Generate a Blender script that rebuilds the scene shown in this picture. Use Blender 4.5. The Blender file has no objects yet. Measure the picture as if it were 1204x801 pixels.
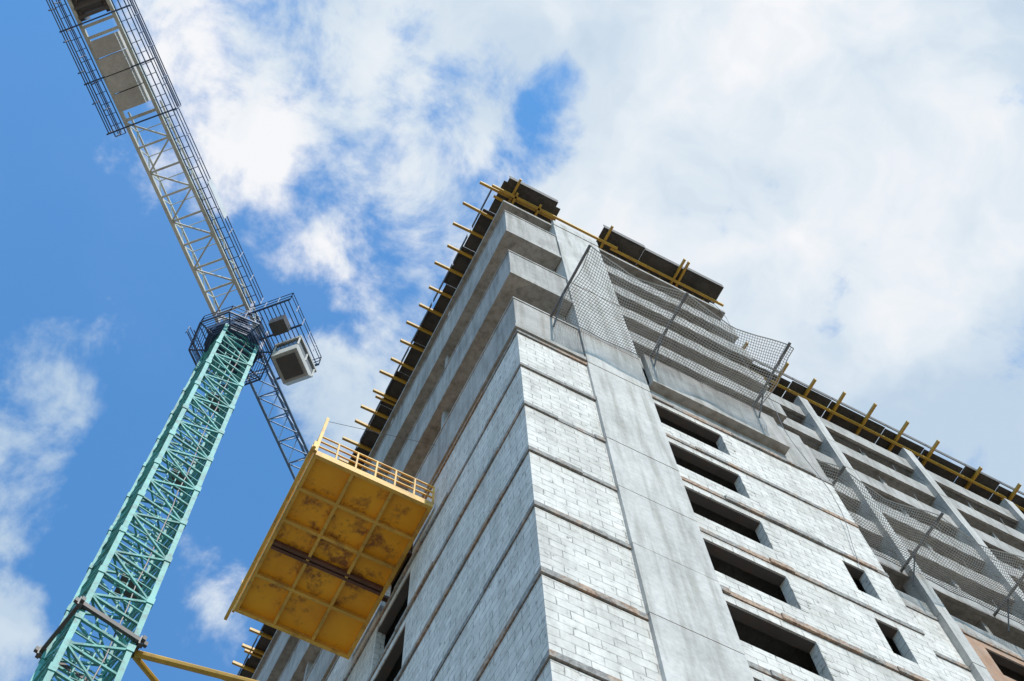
import bpy, math, random
from mathutils import Vector, Matrix
random.seed(7)
R=random.uniform
scene=bpy.context.scene
scene.view_settings.view_transform='Standard'
scene.view_settings.look='None'
scene.view_settings.exposure=0

# ------------------------------------------------------------ mesh builder
class MB:
    def __init__(s): s.v=[];s.f=[];s.m=[]
    def hexa(s,p,m=0):
        b=len(s.v); s.v+= [tuple(q) for q in p]
        for f in ((0,3,2,1),(4,5,6,7),(0,1,5,4),(1,2,6,5),(2,3,7,6),(3,0,4,7)):
            s.f.append(tuple(b+i for i in f)); s.m.append(m)
    def box(s,x0,x1,y0,y1,z0,z1,m=0):
        s.hexa([(x0,y0,z0),(x1,y0,z0),(x1,y1,z0),(x0,y1,z0),(x0,y0,z1),(x1,y0,z1),(x1,y1,z1),(x0,y1,z1)],m)
    def beam(s,a,b,w,h=None,m=0,up=(0,0,1)):
        a=Vector(a);b=Vector(b);h=h or w
        d=(b-a).normalized();u=Vector(up)
        if abs(d.dot(u))>.98:u=Vector((1,0,0))
        r=d.cross(u).normalized()*w/2;t=r.cross(d).normalized()*h/2
        s.hexa([a-r-t,a+r-t,a+r+t,a-r+t,b-r-t,b+r-t,b+r+t,b-r+t],m)
    def tube(s,a,b,r,n=6,m=0,r2=None,caps=True):
        a=Vector(a);b=Vector(b);r2=r if r2 is None else r2
        d=(b-a).normalized();u=Vector((0,0,1))
        if abs(d.dot(u))>.95:u=Vector((1,0,0))
        p=d.cross(u).normalized();q=p.cross(d)
        k=len(s.v)
        for c,rr in((a,r),(b,r2)):
            for i in range(n):
                t=2*math.pi*i/n; s.v.append(tuple(c+p*math.cos(t)*rr+q*math.sin(t)*rr))
        for i in range(n):
            j=(i+1)%n; s.f.append((k+i,k+j,k+n+j,k+n+i)); s.m.append(m)
        if caps:
            s.f.append(tuple(k+i for i in range(n))[::-1]);s.m.append(m)
            s.f.append(tuple(k+n+i for i in range(n)));s.m.append(m)
    def obj(s,name,mats,parent=None):
        me=bpy.data.meshes.new(name); me.from_pydata(s.v,[],s.f)
        for m in mats: me.materials.append(m)
        me.polygons.foreach_set('material_index',s.m); me.update()
        o=bpy.data.objects.new(name,me); scene.collection.objects.link(o)
        if parent:o.parent=parent
        return o
def empty(name):
    o=bpy.data.objects.new(name,None);scene.collection.objects.link(o);return o

# ------------------------------------------------------------ materials
def newmat(name):
    m=bpy.data.materials.new(name);m.use_nodes=True
    nt=m.node_tree;return m,nt,nt.nodes['Principled BSDF']
def ramp(nt,fac,stops):
    r=nt.nodes.new('ShaderNodeValToRGB');nt.links.new(fac,r.inputs[0])
    e=r.color_ramp.elements
    while len(e)<len(stops):e.new(.5)
    for i,(p,c) in enumerate(stops):
        e[i].position=p;e[i].color=(c[0],c[1],c[2],1) if hasattr(c,'__len__') else (c,c,c,1)
    return r.outputs[0]
def noise(nt,scale,detail=4,rough=.6,vec=None,dist=0):
    n=nt.nodes.new('ShaderNodeTexNoise');n.inputs['Scale'].default_value=scale
    n.inputs['Detail'].default_value=detail;n.inputs['Roughness'].default_value=rough
    n.inputs['Distortion'].default_value=dist
    if vec is None:
        tc=nt.nodes.new('ShaderNodeTexCoord');vec=tc.outputs['Object']
    nt.links.new(vec,n.inputs['Vector']);return n.outputs['Fac']
def mth(nt,op,a,b=0.0):
    n=nt.nodes.new('ShaderNodeMath');n.operation=op
    for s_,v_ in((n.inputs[0],a),(n.inputs[1],b)):
        if hasattr(v_,'node'):nt.links.new(v_,s_)
        else:s_.default_value=v_
    return n.outputs[0]
def mix(nt,fac,a,b,mode='MIX'):
    n=nt.nodes.new('ShaderNodeMix');n.data_type='RGBA';n.blend_type=mode
    for s,v in((n.inputs[0],fac),(n.inputs[6],a),(n.inputs[7],b)):
        if hasattr(v,'node'):nt.links.new(v,s)
        elif hasattr(v,'__len__'):s.default_value=(v[0],v[1],v[2],1)
        else:s.default_value=v
    return n.outputs[2]
def bump(nt,bs,h,strength=.4,dist=.02):
    b=nt.nodes.new('ShaderNodeBump');b.inputs['Strength'].default_value=strength;b.inputs['Distance'].default_value=dist
    nt.links.new(h,b.inputs['Height']);nt.links.new(b.outputs[0],bs.inputs['Normal'])
def mapping(nt,scale):
    tc=nt.nodes.new('ShaderNodeTexCoord');mp=nt.nodes.new('ShaderNodeMapping')
    nt.links.new(tc.outputs['Object'],mp.inputs[0]);mp.inputs['Scale'].default_value=scale
    return mp.outputs[0]
def wallvec(nt):
    tc=nt.nodes.new('ShaderNodeTexCoord');sp=nt.nodes.new('ShaderNodeSeparateXYZ')
    nt.links.new(tc.outputs['Object'],sp.inputs[0])
    a=nt.nodes.new('ShaderNodeMath');a.operation='ADD'
    nt.links.new(sp.outputs[0],a.inputs[0]);nt.links.new(sp.outputs[1],a.inputs[1])
    c=nt.nodes.new('ShaderNodeCombineXYZ');nt.links.new(a.outputs[0],c.inputs[0]);nt.links.new(sp.outputs[2],c.inputs[1])
    return c.outputs[0]

def concrete(name,c,var=.25,streak=True,form=False):
    m,nt,bs=newmat(name)
    n1=noise(nt,.6,5,.65); n2=noise(nt,7,5,.7)
    col=ramp(nt,n1,[(.3,[x*(1-var) for x in c]),(.7,[min(1,x*(1+var*.5)) for x in c])])
    col=mix(nt,.6,col,ramp(nt,n2,[(.3,.68),(.62,1.0)]),'MULTIPLY')
    if streak:
        n3=noise(nt,1,4,.6,mapping(nt,(3.5,3.5,.25)))
        col=mix(nt,.7,col,ramp(nt,n3,[(.36,(.60,.58,.54)),(.55,1)]),'MULTIPLY')
    if form:
        b=nt.nodes.new('ShaderNodeTexBrick');nt.links.new(wallvec(nt),b.inputs['Vector'])
        b.inputs['Scale'].default_value=1;b.inputs['Brick Width'].default_value=1.5;b.inputs['Row Height'].default_value=1.1
        b.inputs['Mortar Size'].default_value=.012;b.inputs['Mortar Smooth'].default_value=.5
        b.inputs['Color1'].default_value=(1,1,1,1);b.inputs['Color2'].default_value=(.84,.84,.84,1);b.inputs['Mortar'].default_value=(.66,.66,.66,1)
        col=mix(nt,1,col,b.outputs['Color'],'MULTIPLY')
    nt.links.new(col,bs.inputs['Base Color']);bs.inputs['Roughness'].default_value=.9
    bump(nt,bs,n2,.4,.02)
    return m
M_conc=concrete('concrete_cast',(.46,.435,.40),form=True)
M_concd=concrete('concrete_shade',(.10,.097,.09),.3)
M_concm=concrete('concrete_inner_shaded',(.22,.21,.195),.3)  # darker concrete: shade of the balcony recesses put into the wall colour
M_pil=concrete('concrete_pilaster',(.56,.54,.505),.2)
M_cw=concrete('counterweight_concrete',(.52,.50,.46),.2,False)
M_gap,nt,bs=newmat('joint_dark');bs.inputs['Base Color'].default_value=(.05,.045,.04,1);bs.inputs['Roughness'].default_value=1

def blocks(name,c1,c2,mort,bw,bh,msz=.012,speck=True):
    m,nt,bs=newmat(name);v=wallvec(nt)
    nn=nt.nodes.new('ShaderNodeTexNoise');nn.inputs['Scale'].default_value=1.3;nn.inputs['Detail'].default_value=3
    tc=nt.nodes.new('ShaderNodeTexCoord');nt.links.new(tc.outputs['Object'],nn.inputs['Vector'])
    sc=nt.nodes.new('ShaderNodeVectorMath');sc.operation='SCALE';nt.links.new(nn.outputs['Color'],sc.inputs[0]);sc.inputs['Scale'].default_value=.07
    ad=nt.nodes.new('ShaderNodeVectorMath');ad.operation='ADD';nt.links.new(v,ad.inputs[0]);nt.links.new(sc.outputs[0],ad.inputs[1])
    b=nt.nodes.new('ShaderNodeTexBrick');nt.links.new(ad.outputs[0],b.inputs['Vector'])
    b.inputs['Scale'].default_value=1;b.inputs['Brick Width'].default_value=bw;b.inputs['Row Height'].default_value=bh
    b.inputs['Mortar Size'].default_value=msz;b.inputs['Mortar Smooth'].default_value=.3;b.inputs['Bias'].default_value=-.35
    for k,c in(('Color1',c1),('Color2',c2)):b.inputs[k].default_value=(c[0],c[1],c[2],1)
    n4=noise(nt,1.9,4,.7)
    nt.links.new(ramp(nt,n4,[(.42,mort),(.62,[x*.8 for x in c1])]),b.inputs['Mortar'])
    col=b.outputs['Color']
    n1=noise(nt,.45,5,.65);col=mix(nt,.7,col,ramp(nt,n1,[(.32,(.70,.69,.66)),(.6,1.0)]),'MULTIPLY')
    n2=noise(nt,4.2,5,.8)
    if speck:col=mix(nt,.95,col,ramp(nt,n2,[(.34,.28),(.41,.86),(.6,1)]),'MULTIPLY')
    n3=noise(nt,1,4,.6,mapping(nt,(2.5,2.5,.3)));col=mix(nt,.5,col,ramp(nt,n3,[(.35,.7),(.55,1)]),'MULTIPLY')
    sp=nt.nodes.new('ShaderNodeSeparateXYZ');nt.links.new(tc.outputs['Object'],sp.inputs[0])
    f=mth(nt,'FRACT',mth(nt,'DIVIDE',mth(nt,'SUBTRACT',38.4,sp.outputs[2]),3.05))
    drip=noise(nt,1,4,.7,mapping(nt,(5,5,.15)))
    reach=mth(nt,'SUBTRACT',mth(nt,'MULTIPLY',drip,1.5),.6)
    soft=nt.nodes.new('ShaderNodeMapRange');nt.links.new(mth(nt,'SUBTRACT',reach,f),soft.inputs[0]);soft.inputs[1].default_value=-.05;soft.inputs[2].default_value=.3;soft.inputs[3].default_value=0;soft.inputs[4].default_value=.42
    col=mix(nt,soft.outputs[0],col,(.30,.255,.20))
    nt.links.new(col,bs.inputs['Base Color']);bs.inputs['Roughness'].default_value=.95
    bump(nt,bs,b.outputs['Fac'],-.6,.02)
    return m
M_blk=blocks('aerated_block_wall',(.76,.725,.67),(.60,.57,.525),(.30,.285,.26),.62,.305,.017)
M_brk=blocks('orange_brick',(.46,.27,.17),(.38,.2,.12),(.42,.38,.33),.26,.085,.012,False)
m,nt,bs=newmat('slab_edge');n=noise(nt,.4,4,.7);n2=noise(nt,9,5,.7)
base=ramp(nt,n2,[(.3,(.11,.10,.09)),(.65,(.36,.345,.32))])
fac=ramp(nt,n,[(.48,0),(.56,.75)])
col=mix(nt,fac,base,ramp(nt,n2,[(.35,(.2,.10,.055)),(.6,(.48,.32,.21))]))
nt.links.new(col,bs.inputs['Base Color']);bs.inputs['Roughness'].default_value=.95;M_edge=m

def paint(name,c,rust=.3,rustc=(.16,.07,.03),rough=.5,sc=2.5,thr=.62):
    m,nt,bs=newmat(name);n1=noise(nt,sc,6,.7);n2=noise(nt,.7,3,.6)
    col=ramp(nt,n2,[(.3,[x*.75 for x in c]),(.7,[min(1,x*1.1) for x in c])])
    f=ramp(nt,n1,[(thr-.08,0),(thr+.04,rust)])
    col=mix(nt,f,col,rustc)
    nt.links.new(col,bs.inputs['Base Color']);bs.inputs['Roughness'].default_value=rough
    return m
M_teal=paint('teal_paint',(.095,.39,.36),.6,(.04,.08,.075),.55,2.5,.56)
M_cream=paint('cream_paint',(.60,.60,.52),.4,(.25,.2,.15))
M_navy=paint('navy_paint',(.035,.07,.15),.2,(.1,.08,.07))
M_steel=paint('jib_steel_paint',(.12,.22,.36),.2,(.1,.1,.1))
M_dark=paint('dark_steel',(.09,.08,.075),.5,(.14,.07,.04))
M_pole=paint('galvanised_pole',(.13,.13,.13),.3)
M_yel=paint('yellow_beam_paint',(.56,.32,.035),.5,(.25,.14,.05))
M_yrib=paint('platform_yellow_rib',(.72,.42,.07),.5,(.25,.11,.035),.55,2.2,.59)
M_rust=paint('rusty_steel',(.15,.07,.045),.6,(.07,.035,.02),.85)
# sheet: saturated orange-yellow, rust gathers round the middle joint
m,nt,bs=newmat('platform_yellow_sheet');n1=noise(nt,1.5,6,.72);n2=noise(nt,.7,3,.6)
tc=nt.nodes.new('ShaderNodeTexCoord');ds=nt.nodes.new('ShaderNodeVectorMath');ds.operation='DISTANCE'
nt.links.new(tc.outputs['Object'],ds.inputs[0]);ds.inputs[1].default_value=(-2.2,8.6,36.1)
near=nt.nodes.new('ShaderNodeMapRange');nt.links.new(ds.outputs['Value'],near.inputs[0]);near.inputs[1].default_value=.3;near.inputs[2].default_value=3.2;near.inputs[3].default_value=.11;near.inputs[4].default_value=-.05
col=ramp(nt,n2,[(.3,(.80,.33,.006)),(.7,(.95,.45,.012))])
col=mix(nt,ramp(nt,mth(nt,'ADD',n1,near.outputs[0]),[(.54,0),(.60,.35),(.68,.92)]),col,(.24,.075,.015))
nt.links.new(col,bs.inputs['Base Color']);bs.inputs['Roughness'].default_value=.5;M_ysheet=m
M_ply=paint('plywood_dark',(.045,.04,.036),.5,(.10,.09,.08),.7,1.2,.5)
M_white=paint('white_panel',(.62,.62,.61),.25,(.35,.35,.35))
M_net=paint('net_cord',(.46,.46,.45),.1)
m,nt,bs=newmat('cab_glass');bs.inputs['Base Color'].default_value=(.04,.06,.07,1);bs.inputs['Roughness'].default_value=.08;M_glass=m
m,nt,bs=newmat('ground_dirt');n=noise(nt,.08,6,.7);n2=noise(nt,2,6,.7)
c=mix(nt,.5,ramp(nt,n,[(.35,(.21,.16,.11)),(.6,(.31,.26,.20))]),ramp(nt,n2,[(.3,.6),(.7,1)]),'MULTIPLY')
nt.links.new(c,bs.inputs['Base Color']);bs.inputs['Roughness'].default_value=1;bump(nt,bs,n2,.5,.05);M_ground=m

# ------------------------------------------------------------ building
GZ=-1.6; FH=3.05; ZT=38.4; YE=36.0; XE=50.0
B=empty('high_rise_building')
def wall_open(mb,axis,u0,u1,d0,d1,z0,z1,ops,m,shade=None):
    def bx(a,b,c,d):
        if b-a<1e-3 or d-c<1e-3:return
        if axis=='x':mb.box(a,b,d0,d1,c,d,m)
        else:mb.box(d0,d1,a,b,c,d,m)
    cur=u0
    for(a,b,c,d)in sorted(ops):
        bx(cur,a,z0,z1);bx(a,b,z0,c);bx(a,b,d,z1);cur=b
        if shade is not None:  # dark liner under the opening head, in place of soffit shade
            if axis=='x':shade.box(a+.003,b-.003,d0+.03,d1+.02,d-.05,d-.003)
            else:shade.box(d0+.03,d1+.02,a+.003,b-.003,d-.05,d-.003)
    bx(cur,u1,z0,z1)
walls=MB();slabs=MB();gaps=MB();pil=MB();soffit_shade=MB()
levels=[ZT-FH*k for k in range(14)]
for k in range(13):
    zt=levels[k]-.22; zb=max(levels[k+1],GZ)
    wtop=levels[k]-.58; wbot=wtop-1.65
    wall_open(walls,'x',0,2.5,0,.3,zb,zt-.035,[],0)
    ops=[(4.82,7.4,wbot,wtop)]
    if k>=2: ops.append((10.1,10.85,wbot,wtop))
    wall_open(walls,'x',4.82,11.8,0,.3,zb,zt-.035,ops,0,soffit_shade)
    for i in range(5):
        z=wbot+.31*i;w=R(.15,.5)
        walls.box(7.403,7.4+w,-.012,-.001,z+.01,z+.29,0)
    wall_open(walls,'y',.3,YE,0,.3,zb,zt-.035,[(7.3,9.7,wbot-.65,wtop),(15,17.2,wbot,wtop),(22,24.4,wbot-.65,wtop),(29.5,31.7,wbot,wtop)],0,soffit_shade)
    xs=[11.8+6.3*i for i in range(7)]
    for x in xs:
        x2=min(x+6.3,XE)
        if x2-x<.5:continue
        mm=1 if (k==0 and x>17) else 0
        wall_open(walls,'x',x,x2,2.75,3.05,zb,zt-.035,[(x+1.6,x+4.2,wbot,wtop)] if x+4.2<XE else [],mm,soffit_shade)
    wall_open(walls,'y',.3,2.75,11.5,11.8,zb,zt-.035,[],0)
    wall_open(walls,'x',0,XE,YE-.3,YE,zb,zt-.035,[(x,x+2,wbot,wtop) for x in range(3,47,5)],0)
    wall_open(walls,'y',3.05,YE-.3,XE-.3,XE,zb,zt-.035,[(8,10,wbot,wtop),(20,22,wbot,wtop)],0)
    gaps.box(.04,11.76,.04,.26,zt-.035,zt);gaps.box(.04,.26,.26,YE-.04,zt-.035,zt);gaps.box(11.8,XE-.04,2.79,3.0,zt-.035,zt)
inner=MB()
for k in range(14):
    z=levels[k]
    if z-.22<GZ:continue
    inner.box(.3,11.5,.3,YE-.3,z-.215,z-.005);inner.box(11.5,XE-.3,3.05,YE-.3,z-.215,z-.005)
    x=-.035
    while x<11.83:
        w=min(R(.5,2.4),11.83-x); o=R(.015,.075) if x>=0 else .05
        slabs.box(x,x+w,-o,.3,z-.22+R(0,.03),z+R(-.02,.015));x+=w
    y=.3
    while y<YE:
        w=min(R(.6,3),YE-y);slabs.box(-R(.015,.07),.3,y,y+w,z-.22+R(0,.03),z+R(-.02,.015));y+=w
    slabs.box(11.5,11.83,.3,3.0,z-.22,z)
    x=11.83
    while x<XE:
        w=min(R(1,3),XE-x);slabs.box(x,x+w,2.75-R(.02,.06),3.05,z-.22,z);x+=w
    slabs.box(.3,XE,YE-.3,YE+.03,z-.22,z)
def pilaster(x0,x1,y0,y1,ztop):
    zz=[GZ]+[l for l in reversed(levels) if l-.1>GZ]+[ZT+FH*j for j in range(1,8)]
    for a,b in zip(zz[:-1],zz[1:]):
        if a>ztop:break
        b=min(b,ztop)
        pil.box(x0,x1,y0+R(-.02,.02),y1,a,b-.03)
    gaps.box(x0+.03,x1-.03,y0+.05,y1-.04,GZ,ztop-.1)
pilaster(2.5,4.82,-.10,.5,57.5)
for i in range(1,6):
    x=11.8+6.3*i-.2; pilaster(x,x+.55,2.50,3.2,59.0)
pilaster(11.8,12.2,2.62,3.1,59.0)
walls.obj('block_walls',[M_blk,M_brk],B)
soffit_shade.obj('soffit_shade_liners',[M_dark],B)  # dark strips added to the opening soffits to stand for their shade
slabs.obj('slab_edges',[M_edge],B)
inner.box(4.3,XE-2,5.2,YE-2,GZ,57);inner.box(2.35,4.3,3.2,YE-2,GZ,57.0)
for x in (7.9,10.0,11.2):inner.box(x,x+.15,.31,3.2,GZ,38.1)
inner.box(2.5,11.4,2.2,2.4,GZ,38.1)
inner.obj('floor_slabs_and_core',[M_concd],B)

up=MB()
lv=[ZT+3.1*j for j in range(0,7)]
bands=[(ZT+.02,41.75),(44.6,47.95),(50.8,54.65)]
for (a,b) in bands:
    up.box(-.05,2.46,-.05,.12,a,b);up.box(-.05,.12,.12,YE,a,b)
    if a>40: up.box(.12,2.46,.12,YE,a,a+.22)
    up.box(-.12,2.46,-.12,-.05,a,a+.28);up.box(-.12,-.05,-.05,YE,a,a+.28)
    up.box(-.08,2.46,-.08,-.05,b-.12,b);up.box(-.08,-.05,-.05,YE,b-.12,b)
for z in (41.5,47.7,53.9):
    up.box(.5,2.46,.5,YE,z-.2,z)
up.box(0,11.8,.05,YE,57.0,57.25)
up.box(11.8,XE,2.78,YE,57.0,57.25)
for y in [5.8,11.9,18,24.1,30.2]:
    up.box(.16,2.3,y,y+.22,41.7,57.0)
up.box(2.2,2.46,.5,YE-1,38.4,57)
up.box(4.9,10.2,-.32,-.12,39.0,41.6);up.box(4.9,10.2,-.12,.3,39.0,39.25)
up.box(10.0,10.2,-.12,.3,39.25,41.6)
up.box(4.9,11.8,.0,.3,38.42,39.0-.003)
up.box(10.2,11.8,.0,.3,39.0,41.4)
for j in range(1,7):
    z=lv[j]
    if j<6: up.box(4.9,11.8,.15,4.9,z-.2,z)
    if j<6: up.box(4.9,11.8,.10,.24,z-.26,z+1.0)
    if j<6:
        for x in (8.25,11.55): up.box(x,x+.22,.5,2.4,z+.0,z+3.1-.2)
up.box(11.56,11.8,.26,4.9,38.42,41.3)
for j in range(0,7):
    z=lv[j]
    if j<6 and j>0: up.box(11.83,XE,2.84,5.2,z-.2,z)
    for i in range(0,6):
        xa=11.8+6.3*i+.35; xb=11.8+6.3*(i+1)-.2
        if i==0: xa=12.2
        up.box(xa,xb,2.76,2.9,z-.24 if j else z+.003,z+1.0)
        if j<6: up.box((xa+xb)/2,(xa+xb)/2+.2,3.1,5.2,z+.01,z+3.1-.2)
up.obj('balconies',[M_conc],B)
pil.obj('pilasters',[M_pil],B)
gaps.obj('wall_joints',[M_gap],B)
inf=MB()
for j in range(0,6):
    z=lv[j]
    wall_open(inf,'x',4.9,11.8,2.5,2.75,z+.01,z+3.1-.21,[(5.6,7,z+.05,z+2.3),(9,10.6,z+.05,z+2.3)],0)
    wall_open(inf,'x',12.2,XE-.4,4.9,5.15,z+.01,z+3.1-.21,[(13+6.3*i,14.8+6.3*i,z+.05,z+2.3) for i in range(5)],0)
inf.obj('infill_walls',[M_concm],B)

od=MB()
for j in range(1,6):
    z=lv[j]
    for i in range(0,6):
        xa=12.3+6.3*i
        od.tube((xa,2.7,z+1.5),(xa+5.7,2.7,z+1.5),.012,4)
        for t in range(4): od.tube((xa+1.9*t,2.74,z+.9),(xa+1.9*t,2.7,z+1.55),.014,4)
for x in [2.6+.25*i for i in range(9)]: od.tube((x,.15,57.4),(x+R(-.05,.05),.15,58.7+R(-.2,.2)),.012,4)
prev=Vector((10.9,-.15,57))
for i in range(1,22):
    nx=Vector((10.9+.25*math.sin(i*.8),-.15-.1*math.sin(i*.5),57-i*1.2));od.tube(prev,nx,.012,4,caps=False);prev=nx
od.obj('guard_wires_and_rebar',[M_pole],B)

def deck():
    ply=MB();yb=MB()
    zd=60.0
    y=-.3
    while y<YE:
        w=R(1.1,2.2);ply.box(-.28+R(-.1,.1) if y>.8 else -.05,3.0,y+.02,y+w,zd,zd+.05+R(0,.02));y+=w
    ply.box(3.0,11.8,.5,YE,zd,zd+.06);ply.box(11.8,XE,3.6,YE,zd,zd+.06)
    for (a,b,yo) in((.12,2.75,-.50),(5.3,7.6,-.45),(7.62,9.9,-.38),(9.92,12.05,-.46)):
        ply.box(a,b,yo,.5,zd+.003,zd+.07)
        ply.box(a,b,yo-.02,yo,zd-.05,zd+.5)
    x=12.3
    while x<XE:
        w=R(1.8,3.6);ply.box(x,x+w-.05,2.25+R(-.1,.1),3.6,zd+.003,zd+.06);ply.box(x,x+w-.05,2.1,2.14,zd-.05,zd+.35);x+=w
    y=.4
    while y<YE-2:
        w=R(1.5,3);ply.box(-.40,-.36,y,y+w-.1,zd-.1,zd+.35);y+=w+R(0,.4)
    ply.obj('formwork_plywood',[M_ply],B)
    y=.3
    while y<YE:
        l=R(.9,1.4)
        yb.beam((-l,y,59.86),(3,y+R(-.08,.08),59.86),.12,.2)
        if random.random()<.25: yb.beam((-l+.25,y+.24,59.86),(3,y+.2,59.86),.1,.2)
        y+=R(.8,1.3)
    for x in(.75,2.0): yb.beam((x,-.1,59.62),(x,YE,59.62),.1,.2)
    yb.beam((-.5,.12,59.62),(6.3,.12,59.62),.11,.2);yb.beam((6.0,.26,59.66),(12.35,.26,59.6),.11,.2)
    yb.beam((-.2,.55,59.62),(12,.55,59.62),.1,.2)
    for x in(.6,5.6,9.55,9.8): yb.beam((x,-.8+R(-.1,.1),59.8),(x+R(-.05,.05),1.6,59.8),.1,.2)
    x=1.5
    while x<11.5:
        yb.beam((x,.5,59.86),(x,6,59.86),.09,.2);x+=.62
    yb.beam((12,2.62,59.62),(31,2.62,59.62),.11,.2);yb.beam((30.8,2.75,59.62),(XE,2.7,59.62),.11,.2);yb.beam((12,3.4,59.62),(XE,3.4,59.62),.1,.2)
    x=12.6
    while x<XE:
        yb.beam((x,1.5+R(-.3,.3),59.84),(x+R(-.1,.1),5.5,59.84),.12,.2)
        x+=R(1.7,2.9)
    yb.obj('formwork_beams',[M_yel],B)
    pr=MB()
    for x in [1,2.6]+[4.5+2.2*i for i in range(20)]:
        for y in [1.2,3.6,6,9,12,16,20,25,30]:
            if x>11.8 and y<3:continue
            if x<XE: pr.tube((x,y,57.25),(x,y,59.55),.05,6)
    pr.box(.5,.8,.6,1.0,57.25,59.5)
    pr.obj('formwork_props',[M_dark],B)
deck()

# ------------------------------------------------------------ catch nets
def net(x0,x1,yw,z,depth,poles,zup,seed):
    random.seed(seed)
    E=empty('safety_net')
    po=MB()
    for x in poles:
        L=depth+R(-.1,.15)
        po.beam((x,yw+.3,z-.05),(x+R(-.05,.1),yw-L,z+zup),.085,.085)
        po.tube((x,yw,z-1.3),(x,yw-depth*.35,z+zup*.35),.03)
    po.obj('net_outriggers',[M_pole],E)
    def P(a,b):
        x=x0+(x1-x0)*a
        ph=min(1,min(abs(x-p) for p in poles)/2.1)
        sag=ph**1.2*.35*math.sin(math.pi*min(1,b*.9+.1))
        y=yw-.05-(depth-.1-.35*ph*b)*b
        zz=z+zup*b-sag-.25*math.sin(math.pi*b)+.06*math.sin(x*3.1+b*5)
        return Vector((x+.05*math.sin(b*9+x),y,zz))
    nb=MB();cell=.095
    na=int((x1-x0)/cell);nbn=int(depth/cell)
    def line(pts,r):
        for p,q in zip(pts[:-1],pts[1:]): nb.tube(p,q,r,3,caps=False)
    for i in range(na+1): line([P(i/na,b/6) for b in range(7)],.0115)
    for j in range(nbn+1): line([P(a/30,j/nbn) for a in range(31)],.0115)
    for b in(0,1):line([P(a/30,b) for a in range(31)],.025)
    for a in(0,1):line([P(a,b/8) for b in range(9)],.02)
    nb.obj('net_mesh',[M_net],E)
net(1.5,9.6,-.1,41.7,2.8,[1.4,5.2,9.4],.15,3)
net(12.2,24.6,2.65,41.5,2.5,[13.4,17.6,21.8],.0,5)

# ------------------------------------------------------------ loading platform
LP=empty('loading_platform')
p=MB();x0,x1,y0,y1,z=-4.15,-.1,5.65,11.8,36.0
ysr=[y0+.05,6.95,8.15,9.1,10.3,y1-.05]
for i in range(3):
    xa=x0+(x1-x0)*i/3;xb=x0+(x1-x0)*(i+1)/3
    for a,b in zip(ysr[:-1],ysr[1:]):
        dz=R(0,.012);p.box(xa+.02,xb-.02,a,b-.01,z+.15+dz,z+.165+dz,0)
for (a,b,c,d) in((x0,x1,y0,y0+.12),(x0,x1,y1-.12,y1),(x0,x0+.12,y0+.12,y1-.12),(x1-.12,x1,y0+.12,y1-.12)):
    p.box(a,b,c,d,z-.05,z+.26,1)
for i in(1,2):
    xx=x0+(x1-x0)*i/3;p.box(xx-.05,xx+.05,y0+.12,y1-.12,z-.03,z+.148,1)
for i,yy in enumerate((6.95,8.15,9.1,10.3)):
    if i==2:
        p.box(x0+.12,x1-.12,yy-.13,yy-.03,z-.04,z+.146,2);p.box(x0+.12,x1-.12,yy+.03,yy+.13,z-.04,z+.146,2)
    else:p.box(x0+.12,x1-.12,yy-.05,yy+.05,z-.035,z+.144,1)
for yy in(7.6,9.4): p.box(-.4,2.1,yy-.07,yy+.07,z+.17,z+.33,2)
p.obj('deck',[M_ysheet,M_yrib,M_rust],LP)
r=MB()
def railing(mb,a,b,z,h=1.1,step=.75,r_=.025,n=3,m=0):
    a=Vector(a);b=Vector(b);L=(b-a).length;k=max(1,round(L/step))
    for i in range(k+1):
        q=a.lerp(b,i/k);mb.beam((q.x,q.y,z),(q.x,q.y,z+h),r_*2,r_*2,m)
    for i in range(n):
        zz=z+h*(i+1)/n;mb.beam((a.x,a.y,zz),(b.x,b.y,zz),r_*1.8,r_*1.8,m)
railing(r,(x0+.03,y0+.03,0),(x1,y0+.03,0),z+.26,1.15,.68,.028)
railing(r,(x0+.03,y0+.03,0),(x0+.03,y1,0),z+.26)
railing(r,(x0+.03,y1-.03,0),(x1,y1-.03,0),z+.26)
r.box(x0-.14,x0-.05,y0-.3,y0-.18,z-.2,z+.2);r.beam((x0-.12,y0-.25,z-.1),(x0-.12,y1+.35,z-.1),.1,.13)
r.beam((x0,y0-.05,z),(x0+.1,y0-.1,z+2.6),.1,.1);r.beam((x0,y1+.05,z),(x0,y1+.1,z+2.0),.08,.08)
r.obj('railings',[M_yrib],LP)
c=MB();c.tube((x0+.1,y0-.1,z+2.4),(0,y0+.2,z+5.2),.008,5);c.tube((x0,y1+.1,z+2),(0,y1,z+5.2),.008,5)
c.obj('stay_cables',[M_dark],LP)

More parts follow.
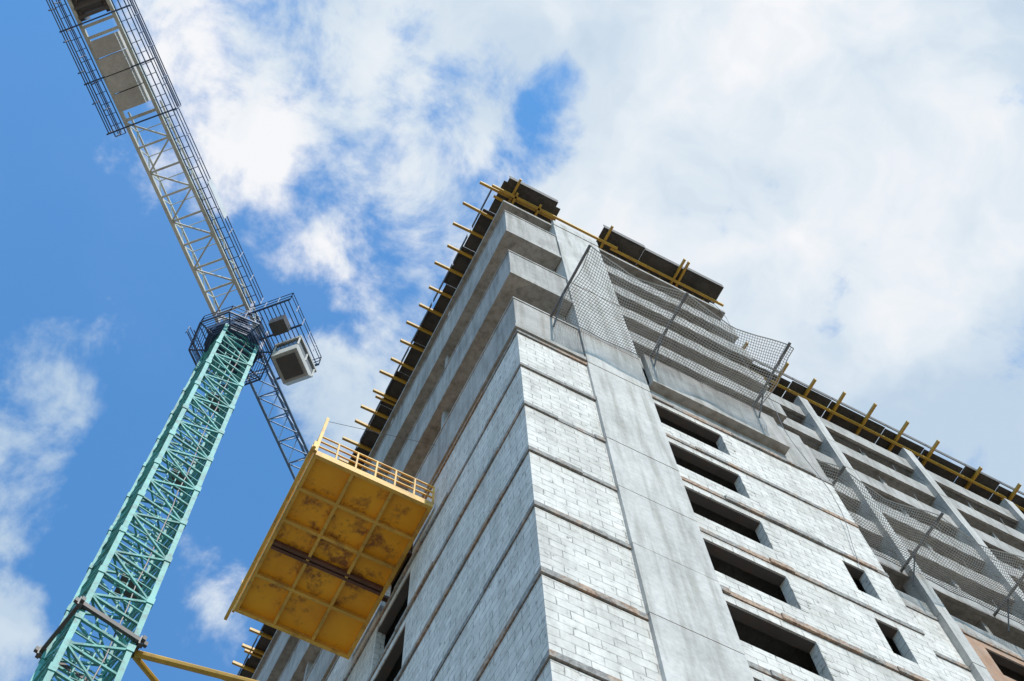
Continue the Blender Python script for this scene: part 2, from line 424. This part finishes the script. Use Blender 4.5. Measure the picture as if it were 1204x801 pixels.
# ------------------------------------------------------------ tower crane
C=empty('tower_crane')
TX,TY=-8.3,16.1
top=Vector((TX,TY,66.6));bot=Vector((-6.95,16.1,GZ))
def mc(z): return bot.lerp(top,(z-GZ)/(top.z-GZ))
rot=math.radians(12);hw=1.0
cr=[Vector((math.cos(rot+math.pi/4+i*math.pi/2),math.sin(rot+math.pi/4+i*math.pi/2),0))*hw*math.sqrt(2) for i in range(4)]
ms=MB()
for q in cr: ms.beam(bot+q,top+q,.2,.2)
nP=46;hz=(top.z-GZ)/nP
for i in range(nP):
    za=GZ+i*hz;zb=za+hz
    A=mc(za);Bc=mc(zb)
    for s in range(4):
        a,b=cr[s],cr[(s+1)%4]
        ms.beam(Bc+a,Bc+b,.1,.1)
        if (i+s)%2: ms.beam(A+a,Bc+b,.09,.09)
        else: ms.beam(A+b,Bc+a,.09,.09)
        mid=(A+Bc)/2
        ms.beam(mid+a,mid+b,.05,.05)
    if i%2==0: ms.beam(Bc+cr[0],Bc+cr[2],.07,.07)
    if i%2==0:
        for q in cr: ms.beam(A+q*1.0-Vector((0,0,.18)),A+q+Vector((0,0,.18)),.27,.27)
for dx in(-.2,.2): ms.beam(bot+Vector((dx,-.55,0)),top+Vector((dx,-.55,0)),.05,.05)
zz=GZ
while zz<66: 
    q=mc(zz);ms.beam(q+Vector((-.2,-.55,0)),q+Vector((.2,-.55,0)),.03,.03);zz+=.4
ms.obj('mast',[M_teal],C)
cb_=MB();prev=mc(GZ)+Vector((.5,-.9,0));zz=GZ
while zz<66:
    zz+=1.5;nx=mc(min(zz,66))+Vector((.5+R(-.05,.05),-.9+R(-.05,.05),0));cb_.tube(prev,nx,.03,5,caps=False);prev=nx
for zz in range(6,66,9):
    q=mc(zz);cb_.box(q.x-.1,q.x+.75,q.y-.1,q.y+.75,zz,zz+.04)
cb_.obj('power_cable_and_rest_platforms',[M_dark],C)
col=MB();zc=37.4;q=mc(zc)
for s in range(4):
    a=q+cr[s]*1.2;b=q+cr[(s+1)%4]*1.2;d=(b-a).normalized()*.22
    col.beam(a-d,b+d,.13,.2)
    col.beam(a+Vector((0,0,-.22)),a+Vector((0,0,.22)),.18,.18)
    col.beam(q+cr[s]*.95,q+cr[s]*1.2,.12,.12)
col.obj('mast_collar',[M_dark],C)
ti=MB();pr_=q+Vector((1.4,-.5,-.1))
ti.tube(pr_,(0,14.4,zc-.3),.13,8);ti.tube(pr_+Vector((0,.1,0)),(0,19.6,zc),.11,8);ti.tube(q+Vector((1.3,1.2,0)),(0,19.8,zc),.11,8)
ti.box(-.08,.02,14.1,14.7,zc-.65,zc+.05);ti.box(-.08,.02,19.3,20.1,zc-.35,zc+.35)
ti.obj('mast_ties',[M_yel],C)

U=Vector((.735,.678,0));V=Vector((.678,-.735,0))
def P(u,v,z): return Vector((TX,TY,0))+U*u+V*v+Vector((0,0,z))
def pbox(mb,u0,u1,v0,v1,z0,z1,m=0):
    mb.hexa([P(u0,v0,z0),P(u0,v1,z0),P(u1,v1,z0),P(u1,v0,z0),P(u0,v0,z1),P(u0,v1,z1),P(u1,v1,z1),P(u1,v0,z1)],m)
s=MB()
s.tube((TX,TY,66.6),(TX,TY,67.0),1.5,20);s.tube((TX,TY,67.05),(TX,TY,67.5),1.35,20)
pbox(s,-1.3,1.3,-1.15,1.15,67.5,67.9)
for u in(-1,1):
    for v in(-.95,.95): s.beam(P(u,v,67.9),P(u,v,71.2),.18,.18)
for v in(-.95,.95):
    s.beam(P(-1,v,68),P(1,v,69.5),.1,.1);s.beam(P(1,v,69.5),P(-1,v,71),.1,.1)
s.obj('slewing_unit',[M_navy],C)
g=MB()
def ringplat(mb,rad,z,inner):
    n=8
    pts=[P(rad*math.cos(2*math.pi*(i+.5)/n),rad*math.sin(2*math.pi*(i+.5)/n),z) for i in range(n)]
    ptsi=[P(inner*math.cos(2*math.pi*(i+.5)/n),inner*math.sin(2*math.pi*(i+.5)/n),z) for i in range(n)]
    for i in range(n):
        a,b=pts[i],pts[(i+1)%n];c_,d=ptsi[i],ptsi[(i+1)%n]
        mb.beam(a,b,.08,.14);mb.beam(c_,d,.08,.14);mb.beam(a,c_,.07,.1)
        for k in range(1,7):
            t=k/7;mb.beam(a.lerp(c_,t),b.lerp(d,t),.035,.03)
        railing(mb,(a.x,a.y,0),(b.x,b.y,0),z,1.1,.9,.02,2)
ringplat(g,2.25,66.3,1.3)
for v in [1.4+.25*i for i in range(10)]: g.beam(P(-1.2,v,68.1),P(2.9,v,68.1),.05,.05)
for u in(-1.2,.4,2.9): g.beam(P(u,1.2,68.05),P(u,3.8,68.05),.1,.12)
for a,b in(((-1.2,3.8),(2.9,3.8)),((-1.2,1.4),(-1.2,3.8)),((2.9,1.4),(2.9,3.8))):
    A=P(a[0],a[1],0);Bq=P(b[0],b[1],0);railing(g,A,Bq,68.1,1.1,.8,.022,2)
for v in(-1.4,-1.8,-2.2): g.beam(P(-1.5,v,67.6),P(1.2,v,67.6),.05,.05)
A=P(-1.5,-2.3,0);Bq=P(1.2,-2.3,0);railing(g,A,Bq,67.6,1.1,.6,.022,2)
for (va,vb,ua,ub) in((1.15,1.75,-1.2,-21.5),(-1.75,-1.15,-12.6,-21.5)):
    for t in(0,.5,1): 
        v=va+(vb-va)*t;g.beam(P(ua,v,69.35),P(ub,v,69.35),.05,.06)
    u=ua
    while u>ub: g.beam(P(u,va,69.35),P(u,vb,69.35),.035,.035);u-=.6
    vo=vb if va>0 else va
    A=P(ua,vo,0);Bq=P(ub,vo,0);railing(g,A,Bq,69.4,1.15,1.4,.025,2)
for v in(-2.0,2.05):
    A=P(-12.9,v,0);Bq=P(-21.5,v,0);railing(g,A,Bq,68.9,1.2,1.7,.028,3)
    for u in(-12.9,-15.7,-18.6,-21.4): g.beam(P(u,0,69.2),P(u,v,69.0),.08,.1)
g.obj('platforms_and_railings',[M_navy],C)
cj=MB()
for v in(-.95,.95):
    cj.beam(P(.6,v,69.5),P(-21.5,v,69.5),.19,.22);cj.beam(P(.6,v,70.7),P(-13.5,v,70.7),.1,.1)
u=0;i=0
while u>-13:
    w=u-1.45
    cj.beam(P(u,-.95,69.5),P(u,.95,69.5),.11,.11)
    a,b=(-.95,.95) if i%2 else(.95,-.95)
    cj.beam(P(u,a,69.5),P(w,b,69.5),.09,.09)
    for v in(-.95,.95):
        cj.beam(P(u,v,69.5),P((u+w)/2,v,70.7),.06,.06);cj.beam(P(w,v,69.5),P((u+w)/2,v,70.7),.06,.06)
    cj.beam(P((u+w)/2,-.95,70.7),P((u+w)/2,.95,70.7),.05,.05)
    u=w;i+=1
for u in(-13.2,-17.8,-18.4,-20.6,-21.4): cj.beam(P(u,-.95,69.5),P(u,.95,69.5),.16,.2)
cj.obj('counter_jib',[M_cream],C)
cw=MB()
for i in range(4):
    u=-13.75-.98*i; pbox(cw,u-.93,u,-.72,.72,68.75+.03*(i%2),71.2)
cw.obj('counterweights',[M_cw],C)
wn=MB()
wn.tube(P(-19.4,-.6,69.9),P(-19.4,.6,69.9),.5,16);pbox(wn,-20.3,-18.7,.62,.85,69.5,70.5);pbox(wn,-20.3,-18.7,-.85,-.62,69.5,70.5)
pbox(wn,-21.3,-20.6,-.6,.6,69.65,70.7)
for u in(-18.9,-19.4,-20.0):pbox(wn,u-.08,u+.08,-.85,.85,69.25,69.42)
wn.obj('hoist_winch',[M_dark],C)
sg=MB();pbox(sg,-8.6,-6.4,1.8,1.84,69.5,70.5);sg.obj('sign_panel',[M_white],C)
jb=MB()
for v in(-.7,.7): jb.beam(P(1,v,69.5),P(52,v,69.5),.14,.14)
jb.beam(P(1,0,71.2),P(52,0,71.2),.14,.14)
u=1
while u<51.5:
    w=u+1.5;jb.beam(P(u,-.7,69.5),P(u,.7,69.5),.07,.07);jb.beam(P(u,-.7,69.5),P(w,.7,69.5),.06,.06)
    for v in(-.7,.7):jb.beam(P(u,v,69.5),P(u+.75,0,71.2),.06,.06);jb.beam(P(w,v,69.5),P(u+.75,0,71.2),.06,.06)
    u=w
jb.obj('jib',[M_steel],C)
cb=MB()
def cabbox(u0,u1,v0,v1,z0,z1,tap,m):
    cb.hexa([P(u0,v0,z0),P(u0,v1,z0),P(u1-tap,v1,z0),P(u1-tap,v0,z0),P(u0,v0,z1),P(u0,v1,z1),P(u1,v1,z1),P(u1,v0,z1)],m)
cabbox(.9,3.0,2.1,3.6,65.7,66.4,.4,0)
cabbox(.94,2.94,2.14,3.56,66.4,67.4,-.0,1)
cabbox(.85,3.1,2.05,3.65,67.4,67.65,0,0)
for u in(.92,1.95,2.92):
    for v in(2.13,3.57):cb.beam(P(u,v,66.35),P(u,v,67.45),.1,.1,0)
pbox(cb,1.1,2.4,2.3,3.4,65.6,65.698,2)
pbox(cb,-.5,.3,2.3,3.2,67.2,68.0,2)
cb.beam(P(1.2,2.7,67.6),P(1.2,2.7,68.0),.15,.15,2);cb.beam(P(2.6,2.7,67.6),P(2.6,2.7,68.0),.15,.15,2)
cb.obj('operator_cab',[M_cw,M_glass,M_dark],C)

gm=MB();gm.v=[(-1500,-1500,GZ),(1500,-1500,GZ),(1500,1500,GZ),(-1500,1500,GZ)];gm.f=[(0,1,2,3)];gm.m=[0]
gm.obj('ground',[M_ground])

# ------------------------------------------------------------ camera
F=1500.0
def unit(v): return Vector(v).normalized()
Zc=unit((-45,518.5,-F))
n_=Vector((-19,178.5,-F)).cross(Vector((250,42.5,-F)))
Xc=n_.cross(Zc).normalized();Yc=Zc.cross(Xc)
rotm=Matrix((Xc,Yc,Zc))
cam=bpy.data.cameras.new('camera');co=bpy.data.objects.new('camera',cam);scene.collection.objects.link(co)
cam.sensor_width=36;cam.lens=36*F/1204;cam.clip_end=5000
co.matrix_world=Matrix.Translation((-7.09,-10.9,0))@rotm.to_4x4()
scene.camera=co
def pd(u,v):
    q=Vector((u-602,-(v-400.5),-F)).normalized();return rotm@q

# ------------------------------------------------------------ sun + sky
EL=math.radians(47);az=math.atan2(.06,-1)
sd=Vector((math.sin(az)*math.cos(EL),math.cos(az)*math.cos(EL),math.sin(EL)))
sun=bpy.data.lights.new('sun','SUN');sun.energy=3.8;sun.angle=math.radians(.5);sun.color=(1,.93,.84)
so=bpy.data.objects.new('sun',sun);scene.collection.objects.link(so);so.rotation_euler=sd.to_track_quat('Z','Y').to_euler()
W=bpy.data.worlds.new('World');scene.world=W;W.use_nodes=True
W.cycles.sampling_method='MANUAL';W.cycles.sample_map_resolution=256
nt=W.node_tree;N=nt.nodes;L=nt.links
for n in list(N):N.remove(n)
out=N.new('ShaderNodeOutputWorld');bg=N.new('ShaderNodeBackground');bc=N.new('ShaderNodeBackground');mx=N.new('ShaderNodeMixShader')
sky=N.new('ShaderNodeTexSky');sky.sky_type='NISHITA';sky.sun_disc=False;sky.sun_elevation=EL;sky.sun_rotation=az
L.new(mix(nt,1.0,sky.outputs[0],(.75,1.6,2.1),'MULTIPLY'),bg.inputs[0]);bg.inputs[1].default_value=.14
tc=N.new('ShaderNodeTexCoord');D=tc.outputs['Generated']
wn_=N.new('ShaderNodeTexNoise');wn_.inputs['Scale'].default_value=7;wn_.inputs['Detail'].default_value=5;L.new(D,wn_.inputs['Vector'])
sub=N.new('ShaderNodeVectorMath');sub.operation='SUBTRACT';L.new(wn_.outputs['Color'],sub.inputs[0]);sub.inputs[1].default_value=(.5,.5,.5)
sc=N.new('ShaderNodeVectorMath');sc.operation='SCALE';L.new(sub.outputs[0],sc.inputs[0]);sc.inputs['Scale'].default_value=.14
ad=N.new('ShaderNodeVectorMath');ad.operation='ADD';L.new(D,ad.inputs[0]);L.new(sc.outputs[0],ad.inputs[1])
nm=N.new('ShaderNodeVectorMath');nm.operation='NORMALIZE';L.new(ad.outputs[0],nm.inputs[0]);DD=nm.outputs[0]
def math2(op,a,b): return mth(nt,op,a,b)
def blob(u,v,r,amp,soft=.55):
    d=N.new('ShaderNodeVectorMath');d.operation='DOT_PRODUCT';L.new(DD,d.inputs[0]);d.inputs[1].default_value=pd(u,v)
    mr=N.new('ShaderNodeMapRange');mr.interpolation_type='SMOOTHSTEP'
    ro=r*(1+soft)/F;ri=r*(1-soft)/F
    L.new(d.outputs['Value'],mr.inputs[0]);mr.inputs[1].default_value=math.cos(ro);mr.inputs[2].default_value=math.cos(max(ri,.001))
    mr.inputs[3].default_value=0;mr.inputs[4].default_value=amp
    return mr.outputs[0]
tot=None
for bl in [(960,220,400,1.1,.3),(1300,750,380,1.1,.4),(370,30,190,.8,.6),(500,150,150,.82,.6),(640,10,170,.95,.5),(15,555,75,.8,.8),(5,740,70,.75,.8),(400,450,80,.85,.7),(220,720,55,.45,.8),(460,345,50,.5,.7)]:
    b=blob(*bl);tot=b if tot is None else math2('MAXIMUM',tot,b)
tot=math2('SUBTRACT',tot,blob(640,150,40,.5,.9))
gen=N.new('ShaderNodeTexNoise');gen.inputs['Scale'].default_value=1.6;gen.inputs['Detail'].default_value=2;L.new(D,gen.inputs['Vector'])
far=math2('SUBTRACT',1.0,blob(500,400,900,1.0,.25))
tot=math2('ADD',tot,math2('MULTIPLY',far,gen.outputs['Fac']))
fb=N.new('ShaderNodeTexNoise');fb.inputs['Scale'].default_value=11;fb.inputs['Detail'].default_value=9;fb.inputs['Roughness'].default_value=.6;fb.inputs['Distortion'].default_value=.25;L.new(D,fb.inputs['Vector'])
dens=math2('ADD',tot,math2('MULTIPLY',math2('SUBTRACT',fb.outputs['Fac'],.5),2.5))
mr=N.new('ShaderNodeMapRange');mr.interpolation_type='SMOOTHSTEP';L.new(dens,mr.inputs[0])
mr.inputs[1].default_value=.28;mr.inputs[2].default_value=.88;mr.inputs[3].default_value=0.03;mr.inputs[4].default_value=.97
L.new(mr.outputs[0],mx.inputs[0])
sh=N.new('ShaderNodeTexNoise');sh.inputs['Scale'].default_value=5.5;sh.inputs['Detail'].default_value=6;sh.inputs['Roughness'].default_value=.52;L.new(DD,sh.inputs['Vector'])
L.new(ramp(nt,sh.outputs['Fac'],[(.38,(.56,.69,.83)),(.51,(.78,.86,.93)),(.62,(.98,.985,1.0))]),bc.inputs[0]);bc.inputs[1].default_value=.97
L.new(bg.outputs[0],mx.inputs[1]);L.new(bc.outputs[0],mx.inputs[2]);L.new(mx.outputs[0],out.inputs[0])
